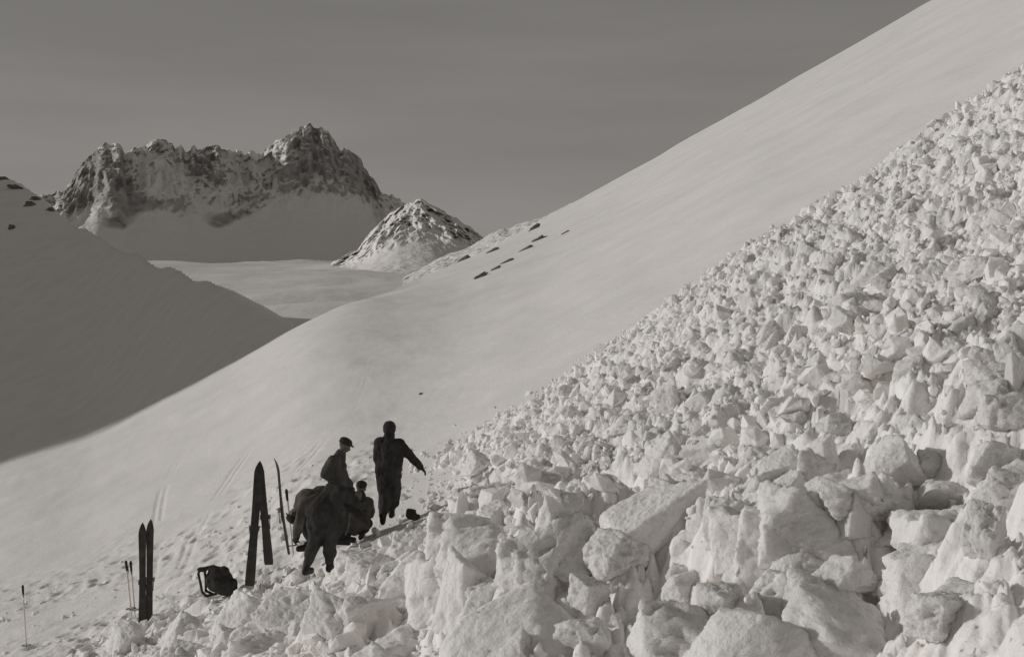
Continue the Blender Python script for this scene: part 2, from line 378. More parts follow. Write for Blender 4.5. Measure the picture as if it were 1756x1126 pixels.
def hull(pts):
    bm = bmesh.new()
    for p in pts: bm.verts.new(p)
    r = bmesh.ops.convex_hull(bm, input=bm.verts)
    junk = [g for g in r['geom_interior'] + r['geom_unused'] if isinstance(g, bmesh.types.BMVert)]
    if junk: bmesh.ops.delete(bm, geom=list(set(junk)), context='VERTS')
    bmesh.ops.triangulate(bm, faces=bm.faces); bm.verts.index_update()
    V = np.array([v.co[:] for v in bm.verts]); F = np.array([[v.index for v in f.verts] for f in bm.faces]); bm.free()
    return V, F
TPL = {
 'slab':  [(-1, -.9, -.5), (1, -.8, -.5), (.9, 1, -.5), (-.9, .9, -.5), (-.9, -.8, .35), (.95, -.85, .5), (.8, .85, .55), (-.85, .9, .25), (0.1, -1.05, .1)],
 'wedge': [(-1, -.8, -.8), (1, -.9, -.8), (1.0, .9, -.8), (-.9, .9, -.8), (-.15, -.5, 1), (.25, .6, .9), (.7, -.6, .2), (-.8, .3, -.1), (.1, -.95, .3)],
 'tall':  [(-.8, -.8, -1), (.85, -.9, -1), (.8, .8, -1), (-.8, .9, -1), (-.6, -.5, .9), (.35, -.6, 1), (.6, .5, .7), (-.5, .7, .75), (.85, -.3, .2)],
 'dome':  [(-1, -.7, -.7), (1, -.7, -.7), (.9, .9, -.7), (-.9, .9, -.7), (-.75, -.5, .2), (.7, -.55, .3), (.2, -.3, .8), (-.2, .5, .85), (.6, .5, .55), (-.6, .5, .4), (0, -1, 0)],
 'chunk': [(-.9, -.7, -.8), (.9, -.8, -.7), (.7, .8, -.8), (-.8, .7, -.7), (-.7, -.8, .5), (.6, -.7, .8), (.8, .7, .5), (-.6, .6, .9), (1.0, 0, -.1), (-1.05, .1, .1)],
}
def make_block(kind, seed, jit=0.22, vox=0.075, rough=1.0):
    r = np.random.default_rng(seed)
    P = np.array(TPL[kind]) + r.normal(0, jit, (len(TPL[kind]), 3))
    V, F = hull(P)
    me = eval_remesh(V, F, vox, 1, 'snow_block')
    sd = seed * 13
    def fn(c, n):
        d = 0.07 * fbm3(c * 1.6 + seed, 3, sd) + 0.11 * fbm3(c * 4 + seed, 3, sd + 9) + 0.08 * fbm3(c * 11, 3, sd + 19)
        # bites broken out of the corners
        bite = np.minimum(0, fbm3(c * 2.3 + seed * 2.7, 2, sd + 29) + 0.25)
        return c + n * ((d * rough + 0.38 * bite * rough)[:, None])
    displace(me, fn); me.materials.append(m_block)
    return me
def hit(px, py):
    u = float(U(px)); y = np.linspace(3, 48, 2600); v = surface(y * u, y) / y
    m_ = v >= float(Vv(py)); k = int(np.argmax(m_)) if m_.any() else len(y) - 1
    return (y[k] * u, y[k], float(v[k] * y[k]))

GROUP = 'broken snow blocks of the avalanche debris'
blocks = []
# px, py (foot of block), width px, height px, kind, depth factor, yaw deg, tilt deg, roughness, label, short phrase
BIG = [
 (868, 1160, 300, 150, 'dome', .8, -12, 20, .35, 'large smooth bright snow dome cut by the bottom edge, left of centre', 'the smooth bottom dome'),
 (800, 1085, 150, 140, 'wedge', .8, 25, 12, .5, 'tent shaped snow block with bright left face, behind the smooth dome', 'the tent shaped block'),
 (715, 1065, 170, 120, 'dome', .9, -10, 0, .6, 'rounded snow block turning a shaded face to the camera, left of the tent shaped block', 'the broad shaded block'),
 (490, 1110, 90, 120, 'slab', 1.3, 60, 35, .5, 'long tilted slab of bright snow at the lower left of the debris', 'the long tilted slab'),
 (565, 1120, 80, 120, 'slab', 1.3, 55, 40, .5, 'steep bright snow slab leaning beside the long tilted slab at the bottom edge', 'the steep leaning slab'),
 (410, 1085, 110, 80, 'wedge', 1.1, 40, 15, .7, 'low snow wedge on the left margin of the debris, right of the planted ski pair', 'the low ski-side wedge'),
 (215, 1120, 70, 65, 'dome', 1, 10, 0, .6, 'rounded snow block just below the left pair of planted skis', 'the block below the skis'),
 (620, 1010, 110, 70, 'chunk', 1, 15, 0, 1.0, 'knobbly bright snow lump right of the feet of the bending person', 'the knobbly lump'),
 (955, 975, 150, 115, 'wedge', .9, -12, 0, .5, 'big peaked snow block with a smooth grey face, right of the digging party', 'the big peaked block'),
 (845, 940, 70, 70, 'tall', .9, 20, 8, .7, 'upright snow block with thin bright left edge, left of the big peaked block', 'the thin-edged upright block'),
 (800, 985, 60, 80, 'slab', .8, 70, 45, .5, 'narrow bright snow slab standing on edge behind the broad shaded block', 'the narrow slab'),
 (1120, 950, 190, 130, 'slab', .8, -28, 22, .45, 'very large bright snow slab tilted towards the camera in mid debris', 'the very large tilted slab'),
 (1060, 985, 120, 80, 'dome', 1, 10, 0, .9, 'lumpy snow mound in front of the very large tilted slab', 'the lumpy mound'),
 (1250, 960, 100, 100, 'chunk', .9, 30, 0, .8, 'grey rough snow block standing right of the very large tilted slab', 'the grey rough block'),
 (1345, 950, 90, 140, 'tall', .8, -30, 6, .45, 'tall snow pillar with bright left face and dark right face', 'the tall two-faced pillar'),
 (1410, 945, 80, 110, 'tall', .8, 5, 0, .5, 'tall shaded snow block touching the right side of the two-faced pillar', 'the shaded pillar block'),
 (1470, 925, 85, 95, 'tall', .8, -22, -8, .45, 'bright rounded snow tooth standing free right of the tall two-faced pillar', 'the bright snow tooth'),
 (1345, 825, 100, 75, 'wedge', 1, 30, 15, .6, 'dark faced snow wedge above the tall two-faced pillar', 'the dark faced wedge'),
 (1420, 825, 60, 80, 'tall', 1, -20, 10, .6, 'slim bright snow tooth above and between the pillar and the snow tooth', 'the slim upper tooth'),
 (1540, 835, 120, 95, 'dome', 1, 10, 0, .6, 'large rounded snow boulder with shaded front on the right of the debris', 'the right-hand boulder'),
 (1145, 815, 110, 75, 'wedge', 1, 20, 0, .7, 'broad snow wedge with shaded front above the very large tilted slab', 'the upper broad wedge'),
 (1230, 790, 60, 60, 'slab', 1, -35, 35, .6, 'small pale snow slab leaning right of the upper broad wedge', 'the small leaning slab'),
 (930, 850, 90, 60, 'dome', 1, 0, 0, .7, 'smooth low snow hump above the big peaked block', 'the smooth low hump'),
 (820, 815, 60, 45, 'dome', 1, 0, 0, .5, 'round pale snow ball lying near the outstretched hand of the standing person', 'the round snow ball'),
 (1690, 960, 90, 110, 'slab', .8, 60, 30, .7, 'tall thin bright snow fin near the right edge', 'the thin snow fin'),
 (1600, 945, 140, 70, 'dome', 1, -20, 0, .9, 'wide dark snow hump between the snow tooth and the thin fin', 'the wide dark hump'),
 (1450, 1040, 120, 70, 'wedge', 1, -15, 0, .8, 'squat snow wedge in front of the snow tooth', 'the squat wedge'),
 (1285, 1165, 270, 130, 'dome', .9, -20, 18, .3, 'broad smooth snow slab cut by the bottom edge right of centre', 'the broad bottom slab'),
 (1120, 1110, 100, 70, 'slab', .9, -30, 25, .5, 'bright triangular snow plate between the dome and the broad bottom slab', 'the bright triangular plate'),
 (1010, 1050, 80, 60, 'chunk', .9, 12, 0, .9, 'crumbly snow block right behind the smooth snow dome', 'the crumbly block'),
 (1240, 1055, 100, 60, 'chunk', .9, 40, 0, 1, 'crusted snow lump behind the broad bottom slab', 'the crusted lump'),
 (1620, 1090, 140, 80, 'chunk', .9, 25, 0, 1.1, 'large crumbling snow lump in the lower right corner', 'the crumbling corner lump'),
 (700, 960, 80, 50, 'chunk', 1, 30, 0, .9, 'bright knobbed snow lump below the standing person', 'the knobbed lump'),
 (1742, 690, 40, 80, 'tall', 1, -15, 0, .5, 'tall pale snow block cut by the right edge at mid height', 'the right edge block'),
 (1170, 1010, 55, 45, 'chunk', 1, 0, 0, .8, 'small bright snow cube in front of the grey rough block', 'the small bright cube'),
 (305, 1110, 95, 55, 'wedge', 1, 30, 20, .7, 'low bright snow wedge right of the planted ski pair near the bottom edge', 'the low bright wedge'),
]
for i, (px, py, w, h, kind, df, yaw, tilt, rg, lab, ph) in enumerate(BIG):
    x, y, z = hit(px, min(py, 1125) - h * 0.15)
    if py > 1125: y -= 0.5; x = float(U(px)) * y; z = float(surface(np.array([x]), np.array([y]))[0])
    me = make_block(kind, 100 + i, 0.13, 0.065, rg)
    o = link('snow_block', me)
    s = y / FPX
    o.scale = (w * s * 0.46, w * s * 0.46 * df, h * s * 0.56)
    dark = any(k_ in lab for k_ in ('shaded', 'dark', 'grey'))
    o.rotation_euler = (math.radians(tilt * 0.3), math.radians(tilt if dark else -tilt), math.radians(yaw if dark else 36 + yaw * 0.3))
    o.location = (x, y + w * s * 0.25 * df, z + h * s * 0.22)
    tag(o, lab, 'snow block', GROUP); blocks.append((o, to_px(o.location), ph, w))
shapes = []
for i in range(26):
    k = ['chunk', 'wedge', 'slab', 'dome', 'tall'][i % 5]
    shapes.append((k, make_block(k, 300 + i, 0.28, 0.10, 0.95)))
NB = 262
cand = []
while len(cand) < NB * 3:
    if random.random() < 0.62: y = random.uniform(6.5, 17)
    else: y = random.uniform(15, 33)
    u = random.uniform(-0.33, 0.37); x = u * y
    if float(margin_dist(np.array([x]), np.array([y]))[0]) < 0.15: continue
    cand.append((x, y))
CX = np.array(cand); CZ = surface(CX[:, 0], CX[:, 1])
SH = {'chunk': 'angular', 'wedge': 'wedge-shaped', 'slab': 'flat', 'dome': 'rounded', 'tall': 'upright'}
seen = set(); n = 0
def in_people(px, py): return 420 < px < 750 and 880 < py < 1010
for (x, y), z in zip(cand, CZ):
    if n >= NB: break
    px, py = to_px((x, y, z))
    if not (-20 < px < 1776 and 120 < py < 1150) or in_people(px, py): continue
    size = min(0.5, 0.11 + 0.3 * random.random() ** 2.2 + (0.06 if y < 14 else 0.03))
    if y > 17: size *= 0.75
    if y + 2.6 * x > 16: size = min(size * 0.75, 0.17)
    ppx = 2 * size * FPX / y
    if ppx < 16: continue
    if px < 820 and py - ppx * 0.9 < HZ - FPX * float(margin_v(np.array([x / y]))[0]) + 6: continue
    k, me = random.choice(shapes)
    o = link('snow_block', me); s = size
    sc = (s * random.uniform(.8, 1.2), s * random.uniform(.7, 1.1), s * random.uniform(.6, 1.0)); o.scale = sc
    o.location = (x, y, z + s * 0.15); o.rotation_euler = (random.uniform(-.5, .5), random.uniform(-.5, .5), random.uniform(0, 6.28))
    # what it lies beside: the nearest of the large named blocks
    best = min(blocks[:len(BIG)], key=lambda b: (b[1][0] - px) ** 2 + (b[1][1] - py) ** 2)
    dx, dy = px - best[1][0], py - best[1][1]; dist = math.hypot(dx, dy)
    ang = math.degrees(math.atan2(-dy, dx)) % 360
    dirs = ['right of', 'upper right of', 'above', 'upper left of', 'left of', 'lower left of', 'below', 'lower right of'][int((ang + 22.5) // 45) % 8]
    far = 'just ' if dist < 70 else '' if dist < 170 else 'well '
    szw = 'small' if ppx < 34 else 'middling' if ppx < 65 else 'large'
    lab = f'{szw} {SH[k]} block {far}{dirs} {best[2]}'
    for extra in ('lying tilted', 'half buried', 'in the rubble', 'among crumbs', 'on its side', 'with rough crust', 'with crumbly edges', 'in a cluster', 'sunk in powder', 'with a pitted face'):
        if lab not in seen: break
        lab = f'{szw} {SH[k]} block {extra} {far}{dirs} {best[2]}'
    seen.add(lab)
    tag(o, lab, 'snow block', GROUP); n += 1

# the countless small rubble: one mesh
lib = []
for i in range(24):
    r = np.random.default_rng(900 + i); P = r.normal(0, 1, (24, 3)); P /= np.linalg.norm(P, axis=1)[:, None]; P *= r.uniform(.75, 1.1, (24, 1))
    V, F = hull(P); V = V * np.random.default_rng(700 + i).uniform(.68, 1.22, (len(V), 1))      # dents and spurs: crumbly, not convex
    lib.append((V, F))
lib2 = []
for i in range(16):                                              # rounder, finer shapes for the nearer crumbs
    r = np.random.default_rng(950 + i); P = r.normal(0, 1, (11, 3)); P /= np.linalg.norm(P, axis=1)[:, None]; P *= r.uniform(.8, 1.1, (11, 1)); V, F = hull(P)
    me = eval_remesh(V, F, 0.46, 1)
    displace(me, lambda c, n_: c + n_ * (0.35 * fbm3(c * 1.7 + i, 2, i * 7))[:, None])
    me.calc_loop_triangles(); tv = np.empty(len(me.loop_triangles) * 3, np.int32); me.loop_triangles.foreach_get('vertices', tv)
    co = np.empty(len(me.vertices) * 3, np.float32); me.vertices.foreach_get('co', co)
    lib2.append((co.reshape(-1, 3).astype(float), tv.reshape(-1, 3))); bpy.data.meshes.remove(me)
def scatter(name, x, y, size, libr, label, material, sink=0.1, smooth=False):
    z = surface(x, y); N = len(x); which = rng.integers(0, len(libr), N)
    VV, FF, off = [], [], 0
    for li in range(len(libr)):
        idx = np.where(which == li)[0]
        if not len(idx): continue
        V, F = libr[li]; M = len(idx)
        q = rng.normal(0, 1, (M, 4)); q /= np.linalg.norm(q, axis=1)[:, None]; a, b, c, d = q.T
        R = np.stack([np.stack([1 - 2 * (c * c + d * d), 2 * (b * c - a * d), 2 * (b * d + a * c)], -1),
                      np.stack([2 * (b * c + a * d), 1 - 2 * (b * b + d * d), 2 * (c * d - a * b)], -1),
                      np.stack([2 * (b * d - a * c), 2 * (c * d + a * b), 1 - 2 * (b * b + c * c)], -1)], 1)
        S = size[idx][:, None] * rng.uniform(.55, 1.15, (M, 3))
        P = np.einsum('mij,mvj->mvi', R, V[None] * S[:, None, :])
        P += np.stack([x[idx], y[idx], z[idx] + sink * size[idx]], -1)[:, None, :]
        VV.append(P.reshape(-1, 3)); FF.append((F[None] + (np.arange(M) * len(V))[:, None, None]).reshape(-1, 3) + off); off += M * len(V)
    me = mesh_from(name, np.vstack(VV), np.vstack(FF), smooth)
    return tag(link(name, me, material), label, kind='stuff')
def pts(N, y0, y1, pw, inside=0.0, spread=None):
    X, Y = [], []
    while sum(map(len, X)) < N:
        y = (y0 ** pw + rng.random(N) * (y1 ** pw - y0 ** pw)) ** (1 / pw); x = rng.uniform(-0.45, 0.48, N) * y
        m = margin_dist(x, y) > inside
        if spread is not None: m &= (fbm(x / spread, y / spread, 2, 77) > -0.18)
        X.append(x[m]); Y.append(y[m])
    return np.concatenate(X)[:N], np.concatenate(Y)[:N]
x, y = pts(17000, 12, 38, 1.0, 0.05)
scatter('snow_rubble', x, y, (0.03 + 0.115 * rng.random(len(x)) ** 2.4) * np.clip(0.95 + 1.3 * fbm(x / 1.6, y / 1.6, 3, 401), 0.45, 1.7), lib, 'small angular lumps of snow strewn over the whole avalanche cone', m_debris)
x, y = pts(8000, 3.5, 17, 1.2, 0.2)
scatter('snow_crumbs', x, y, (0.012 + 0.085 * rng.random(len(x)) ** 3.2) * np.clip(0.9 + 1.6 * fbm(x / 0.9, y / 0.9, 3, 421), 0.4, 1.6), lib2, 'crumbs and small clods of snow in the foreground debris', m_debris, 0.2, True)
# stray pieces that rolled out past the margin
x, y = pts(9000, 14, 40, 1.0, -3.2); d = margin_dist(x, y); m_ = (d < 0.1) & (rng.random(len(x)) < np.exp(d / 0.55)); x, y = x[m_], y[m_]
scatter('stray_snow_lumps', x, y, 0.02 + 0.09 * rng.random(len(x)) ** 2.2, lib, 'stray snow lumps scattered along the margin of the debris', m_debris, 0.3)
x = rng.uniform(-13, -3.2, 1500); y = rng.uniform(19, 36, 1500); m_ = (margin_dist(x, y) < 0) & (fbm(x / 1.3, y / 1.3, 3, 881) > 0.0); x, y = x[m_], y[m_]
scatter('trampled_snow_lumps', x, y, 0.015 + 0.07 * rng.random(len(x)) ** 2.0, lib, 'snow lumps kicked up on the trampled ground around the planted skis', m_debris, 0.1)

# ------------------------------------------------------------------ far terrain
def mountain(name, sky_pts, foot_pts, yf, yc, x0, x1, nc_, nr_, m, label, cat, amp_v, seed, rock_fn, smooth=2, curve=1.0, back=1.0, kind=None, groove=1.0, turn=0.0):
    S = table(sky_pts, smooth); Ft = table(foot_pts, 6)
    u = np.linspace(float(U(x0)), float(U(x1)), nc_); t = np.concatenate([np.linspace(0, 1, nr_), 1 + np.linspace(0.03, 1, 20)])
    T, UU = np.meshgrid(t, u, indexing='ij'); tt = np.minimum(T, 1)
    s = S(UU); f = Ft(UU)
    K = (UU - UU.min()) * yc
    Yd = yf + (yc - yf) * T + turn * (UU - u.mean())
    # ribs and gullies: ground pushed to and fro, fading at the foot
    rib = ridge(K / (0.16 * (yc - yf)) + 0.4 * tt, tt * 1.3 + seed, 5, seed, 0.55)
    fine = ridge(K / (0.06 * (yc - yf)), tt * 9 + seed + 0.5 * rib, 4, seed + 20, 0.6)
    w = sstep(0.3, 0.9, tt); fine = fine * sstep(0.3, 0.75, tt)
    Yd = Yd - (yc - yf) * groove * (0.16 * rib + 0.045 * fine) * w * (T <= 1.2)
    prof = tt ** curve
    v = f + (s - f) * (prof + 0.06 * fine * np.sin(np.pi * tt) + 0.05 * rib * sstep(0.4, 0.7, tt) * (1 - tt) * 2)
    # ragged crest
    v = v + amp_v * (0.6 * fbm(K / (0.03 * (yc - yf)), tt * 0 + seed, 4, seed + 40)) * sstep(0.6, 1, tt)
    Z = v * Yd
    Z = np.where(T > 1, Z - (T - 1) * back * (yc - yf) * 0.9, Z)
    X = UU * Yd
    me = mesh_from(name, np.stack([X, Yd, Z], -1).reshape(-1, 3), grid_faces(len(t), nc_))
    a = me.attributes.new('rock', 'FLOAT', 'POINT'); a.data.foreach_set('value', rock_fn((UU * FPX + W0 / 2), HZ - Z / Yd * FPX, tt).astype(np.float32).ravel())
    o = link(name, me, m); tag(o, label, cat, kind=kind)
    return o
def blobs(px, py, lst):
    r = np.zeros(px.shape)
    for (cx, cy, rx, ry, a) in lst: r = r + a * np.exp(-(((px - cx) / rx) ** 2 + ((py - cy) / ry) ** 2))
    return r
mm = mountain_mat('rock face with snow patches', (0.34, 0.329, 0.315), 0.0, 0.0085, 0.12, 0.34)
massif_rock = lambda px, py, t: 0.0 + 0.0 * t + blobs(px, py, [
    (165, 300, 40, 40, .5), (215, 322, 24, 40, .5), (180, 268, 30, 16, .3), (140, 330, 30, 40, .3), (235, 360, 40, 30, .3), (195, 385, 40, 20, .6), (110, 338, 40, 18, .5), (275, 256, 34, 12, .3), (285, 348, 60, 14, .5), (355, 272, 38, 30, .4), (340, 310, 30, 18, .3), (372, 386, 26, 16, .6),
    (535, 245, 42, 28, .45), (560, 285, 70, 30, .42), (490, 300, 45, 22, .38), (615, 300, 25, 45, .5), (642, 325, 14, 20, .5), (440, 345, 60, 16, .4), (540, 325, 50, 12, .25), (425, 368, 35, 12, .4), (395, 374, 45, 18, .35), (320, 372, 40, 14, .3),
    (275, 300, 30, 28, -.8), (400, 285, 14, 40, -.4), (430, 290, 35, 20, -.25), (520, 395, 90, 40, -.6), (300, 420, 150, 30, -.5), (600, 380, 60, 35, -.6), (540, 305, 10, 40, -.12)]) - 0.30 * sstep(380, 430, py)
mountain('rock_massif', [(-300, 420), (40, 355), (80, 336), (120, 318), (135, 292), (150, 275), (165, 256), (190, 247), (207, 240), (214, 262), (240, 252), (262, 244), (285, 243), (305, 252), (322, 262), (335, 253),
          (365, 247), (385, 256), (410, 263), (440, 262), (462, 252), (485, 238), (500, 225), (520, 217), (545, 216), (566, 224), (574, 232), (580, 250), (600, 256), (612, 262), (624, 278), (636, 305), (655, 332),
          (690, 347), (760, 372), (860, 430), (1000, 470)],
         [(-300, 490), (300, 470), (500, 474), (600, 474), (900, 480)], 2800, 3250, -160, 940, 460, 190, mm,
         'jagged rocky massif streaked with snow, rising above the far end of the valley', 'mountain', 0.0085, 3, massif_rock, 1.6, 0.9, turn=2300.0)
mp2 = mountain_mat('lit snow peak with rock ribs', (0.27, 0.26, 0.25), 0.21, 0.012, 0.12, 0.34)
peak_rock = lambda px, py, t: 0.02 + 0.0 * t + blobs(px, py, [(735, 362, 16, 16, .45), (765, 365, 18, 18, .4), (780, 385, 20, 14, .4), (700, 372, 8, 8, .3), (690, 395, 14, 8, .25), (812, 405, 22, 14, .5), (715, 415, 12, 10, .3)]) - 0.22 * sstep(390, 430, py)
mountain('snow_peak', [(560, 452), (615, 425), (640, 396), (662, 374), (684, 353), (705, 346), (722, 343), (738, 345), (757, 358), (775, 370), (800, 388), (830, 408), (900, 440), (960, 455)],
         [(560, 498), (640, 486), (800, 486), (960, 500)], 1250, 1650, 560, 960, 300, 150, mp2,
         'small pointed sunlit snow peak with dark rock ribs in front of the massif', 'peak', 0.0045, 9, peak_rock, 1.2, 0.9, groove=1.3)
mountain('snow_ridge', [(700, 470), (760, 440), (800, 425), (826, 411), (850, 398), (880, 386), (905, 378), (935, 371), (980, 350), (1040, 330), (1150, 320)],
         [(700, 500), (800, 480), (900, 450), (1100, 420)], 420, 620, 690, 1100, 160, 90, mountain_mat('snow ridge with dark stones', (0.12, 0.115, 0.11), 0.0, 0.05, 0.05, 0.40),
         'lumpy sunlit snow ridge with dark stones behind the edge of the near slope', 'ridge', 0.004, 17,
         lambda px, py, t: -0.22 + blobs(px, py, [(845, 392, 10, 5, .4), (870, 405, 12, 5, .4), (905, 385, 8, 5, .3), (925, 377, 14, 4, .5), (790, 440, 16, 7, .4)]), 1.2, 0.9, groove=0.5)
# valley floor
us = np.linspace(-0.9, 0.9, 280); ys = np.geomspace(190, 9000, 220)
YY, UU = np.meshgrid(ys, us, indexing='ij')
v = np.interp(np.log(YY), np.log([190, 480, 740, 1100, 1700, 2600, 4000, 9000]), Vv(np.array([790, 558, 508, 474, 456, 452, 456, 470])))
K = UU * YY
Z = v * YY + sstep(300, 560, YY) * (1 - sstep(2600, 4000, YY)) * (YY / 1000) * (4 * fbm(K / 140, YY / 260, 5, 301) + 2.2 * ridge(K / 70 + 0.3, YY / 160, 5, 311, .6) * sstep(U(380), U(560), UU))
for (px_, y_, rx, ry, hh) in [(540, 700, 40, 60, 9), (620, 620, 45, 50, -7), (500, 560, 40, 40, 5), (680, 560, 40, 35, 6), (770, 800, 50, 70, 8), (800, 560, 30, 40, 5)]:
    Z = Z + 0.5 * hh * np.exp(-(((K - float(U(px_)) * y_) / rx) ** 2 + ((YY - y_) / ry) ** 2))
Z = Z - 70 * sstep(U(430), U(280), UU) * (1 - sstep(480, 750, YY))
me = mesh_from('valley_floor', np.stack([K, YY, Z], -1).reshape(-1, 3), grid_faces(220, 280))
tag(link('valley_floor', me, m_far), 'sunlit snow covered valley floor between the shaded hill and the massif', kind='structure')

# stones showing through the snow in a line on the slope, far up
stone_lib = []
for i in range(4):
    P = np.array(TPL['chunk']) + np.random.default_rng(40 + i).normal(0, .2, (10, 3)); V, F = hull(P); me = eval_remesh(V, F, 0.14, 1, 'rock_outcrop')
    displace(me, lambda c, n_: c + n_ * (0.3 * fbm3(c * 2 + i, 3, i))[:, None]); me.materials.append(m_stone); stone_lib.append(me)
ROCKS = [(822, 471, 22, 7, 'lowest dark rock at the left end of the line on the upper slope'), (848, 459, 16, 6, 'faint small rock second from the lower end of the line'),
         (868, 447, 20, 7, 'short dark rock below the longest dark streak of the line'), (899, 427, 32, 7, 'long dark rock forming the lower half of the longest streak'),
         (922, 409, 24, 8, 'dark rock forming the upper end of the longest streak'), (968, 398, 14, 6, 'small separate rock highest on the right of the line'),
         (844, 428, 20, 6, 'grey rock above the line, under the snow ridge'), (795, 443, 24, 9, 'dark rock at the left foot of the snow ridge'),
         (857, 407, 12, 6, 'small grey rock on the crest of the slope'), (915, 388, 20, 6, 'pale grey rock near the skyline of the slope')]
for i, (px, py, w, h, lab) in enumerate(ROCKS):
    u = float(U(px)); yy = np.linspace(30, 185, 3000); v_ = near_z(yy * u, yy) / yy; m_ = v_ >= float(Vv(py + 3)); k = int(np.argmax(m_)) if m_.any() else len(yy) - 1
    y_ = yy[k]; z_ = v_[k] * y_; s = y_ / FPX
    o = link('rock_outcrop', stone_lib[i % 4]); o.scale = (w * s * .66, w * s * .30, h * s * .55); o.rotation_euler = (0, -math.atan(0.62), 0.1 * i)
    o.location = (u * y_, y_, z_); tag(o, lab, 'rock', 'dark rocks in a line on the upper slope')
for i, (px, py, w, h, lab) in enumerate([(10, 309, 26, 12, 'dark crag at the left end of the shaded hill crest'), (36, 324, 34, 10, 'long dark crag along the crest of the shaded hill'),
        (66, 343, 22, 9, 'dark crag where the shaded hill crest meets the massif'), (52, 352, 22, 12, 'dark rock patch just under the shaded hill crest'), (20, 388, 11, 9, 'small dark rock low on the left of the shaded hill'),
        (60, 442, 9, 8, 'lone small rock in the middle of the shaded hill'), (84, 360, 16, 8, 'small dark rock at the right end of the hill crest')]):
    u = float(U(px)); yy = np.linspace(140, 520, 4000); v_ = near_z(yy * u, yy) / yy; m_ = v_ >= float(Vv(py + 2)); k = int(np.argmax(m_)) if m_.any() else int(np.argmax(v_))
    y_ = yy[k]; z_ = v_[k] * y_; s = y_ / FPX
    o = link('hill_rock', stone_lib[i % 4]); o.scale = (w * s * .6, w * s * .5, h * s * .6); o.rotation_euler = (0, math.atan(0.45), 0.5 * i)
    o.location = (u * y_, y_, z_); tag(o, lab, 'rock', 'dark rocks on the shaded hill')
x, y, z = hit(722, 676); o = link('snow_clod', stone_lib[1]); o.scale = (.055, .05, .045); o.location = (x, y, z + .02); tag(o, 'single small dark clod lying alone on the smooth slope above the people', 'clod')

# ------------------------------------------------------------------ people
def capsule(a, b, ra, rb, seg=12):
    a = Vector(a); b = Vector(b); d = b - a; Ln = d.length
    q = (d.normalized() if Ln > 1e-6 else Vector((0, 0, 1))).to_track_quat('Z', 'Y'); P = []
    rings = 4
    for k in range(rings + 1):
        th = math.pi / 2 * (1 - k / rings); P.append((-ra * math.sin(th), ra * math.cos(th)))
    for k in range(rings + 1):
        th = math.pi / 2 * k / rings; P.append((Ln + rb * math.sin(th), rb * math.cos(th)))
    V, F = [], []
    for (zz, rr) in P:
        for j in range(seg):
            t = 2 * math.pi * j / seg; V.append(a + q @ Vector((max(rr, 1e-4) * math.cos(t), max(rr, 1e-4) * math.sin(t), zz)))
    n_ = len(P)
    for r_ in range(n_ - 1):
        for j in range(seg): F.append((r_ * seg + j, r_ * seg + (j + 1) % seg, (r_ + 1) * seg + (j + 1) % seg, (r_ + 1) * seg + j))
    F.append(tuple(range(seg - 1, -1, -1))); F.append(tuple((n_ - 1) * seg + j for j in range(seg)))
    return V, F
def ellip(c, r, rot=None, seg=14):
    V, F = capsule((0, 0, 0), (0, 0, 1e-7), 1, 1, seg); q = rot or Quaternion()
    return [Vector(c) + q @ Vector((v.x * r[0], v.y * r[1], v.z * r[2])) for v in V], F
def solid(name, pieces, voxel, m, parent, sm=3, fold=0.0, fs=9.0, seed=0, squash=None):
    V, F = [], []
    for (v, f) in pieces:
        o_ = len(V); V += [tuple(q) for q in v]; F += [tuple(i + o_ for i in g) for g in f]
    me = eval_remesh(V, F, voxel, sm, name)
    if fold: displace(me, lambda c, n_: c + n_ * (fold * fbm3(c * np.array([fs, fs, fs * .7]) + seed, 3, seed + 5))[:, None])
    else: displace(me, lambda c, n_: c)
    return link(name, me, m, parent)
def lerp(a, b, t): return Vector(a).lerp(Vector(b), t)
def hand_pieces(wr, el, palm_n, grow=0.0, curl=0.5):
    """palm, four unequal curled fingers and a thumb leaving its side"""
    wr = Vector(wr); d = (wr - Vector(el)).normalized(); n_ = Vector(palm_n); n_ = (n_ - d * n_.dot(d)).normalized(); s = d.cross(n_)
    P = []; c = wr + d * 0.05; q = Matrix((s, n_, d)).transposed().to_quaternion()
    P.append(ellip(c, (0.043 + grow, 0.018 + grow, 0.052 + grow), q)); P.append(capsule(wr - d * .02, wr + d * .02, .026 + grow, .03 + grow))
    for k, ln in enumerate((0.072, 0.082, 0.076, 0.058)):
        b = wr + d * 0.085 + s * (0.031 - 0.0205 * k); dd = d
        for j in range(3):
            dd = (dd + n_ * curl * (0.4 + 0.5 * j)).normalized(); e = b + dd * ln * (0.46, 0.32, 0.24)[j]
            P.append(capsule(b, e, .0088 + grow - .0006 * j, .0083 + grow - .0006 * j, 8)); b = e
    b = wr + d * 0.03 + s * 0.038; dd = (d * 0.7 + s * 0.75 + n_ * 0.2).normalized()
    e = b + dd * 0.04; P.append(capsule(b, e, .012 + grow, .010 + grow, 8)); dd = (dd + n_ * curl - s * .3).normalized(); P.append(capsule(e, e + dd * .032, .010 + grow, .0088 + grow, 8))
    return P
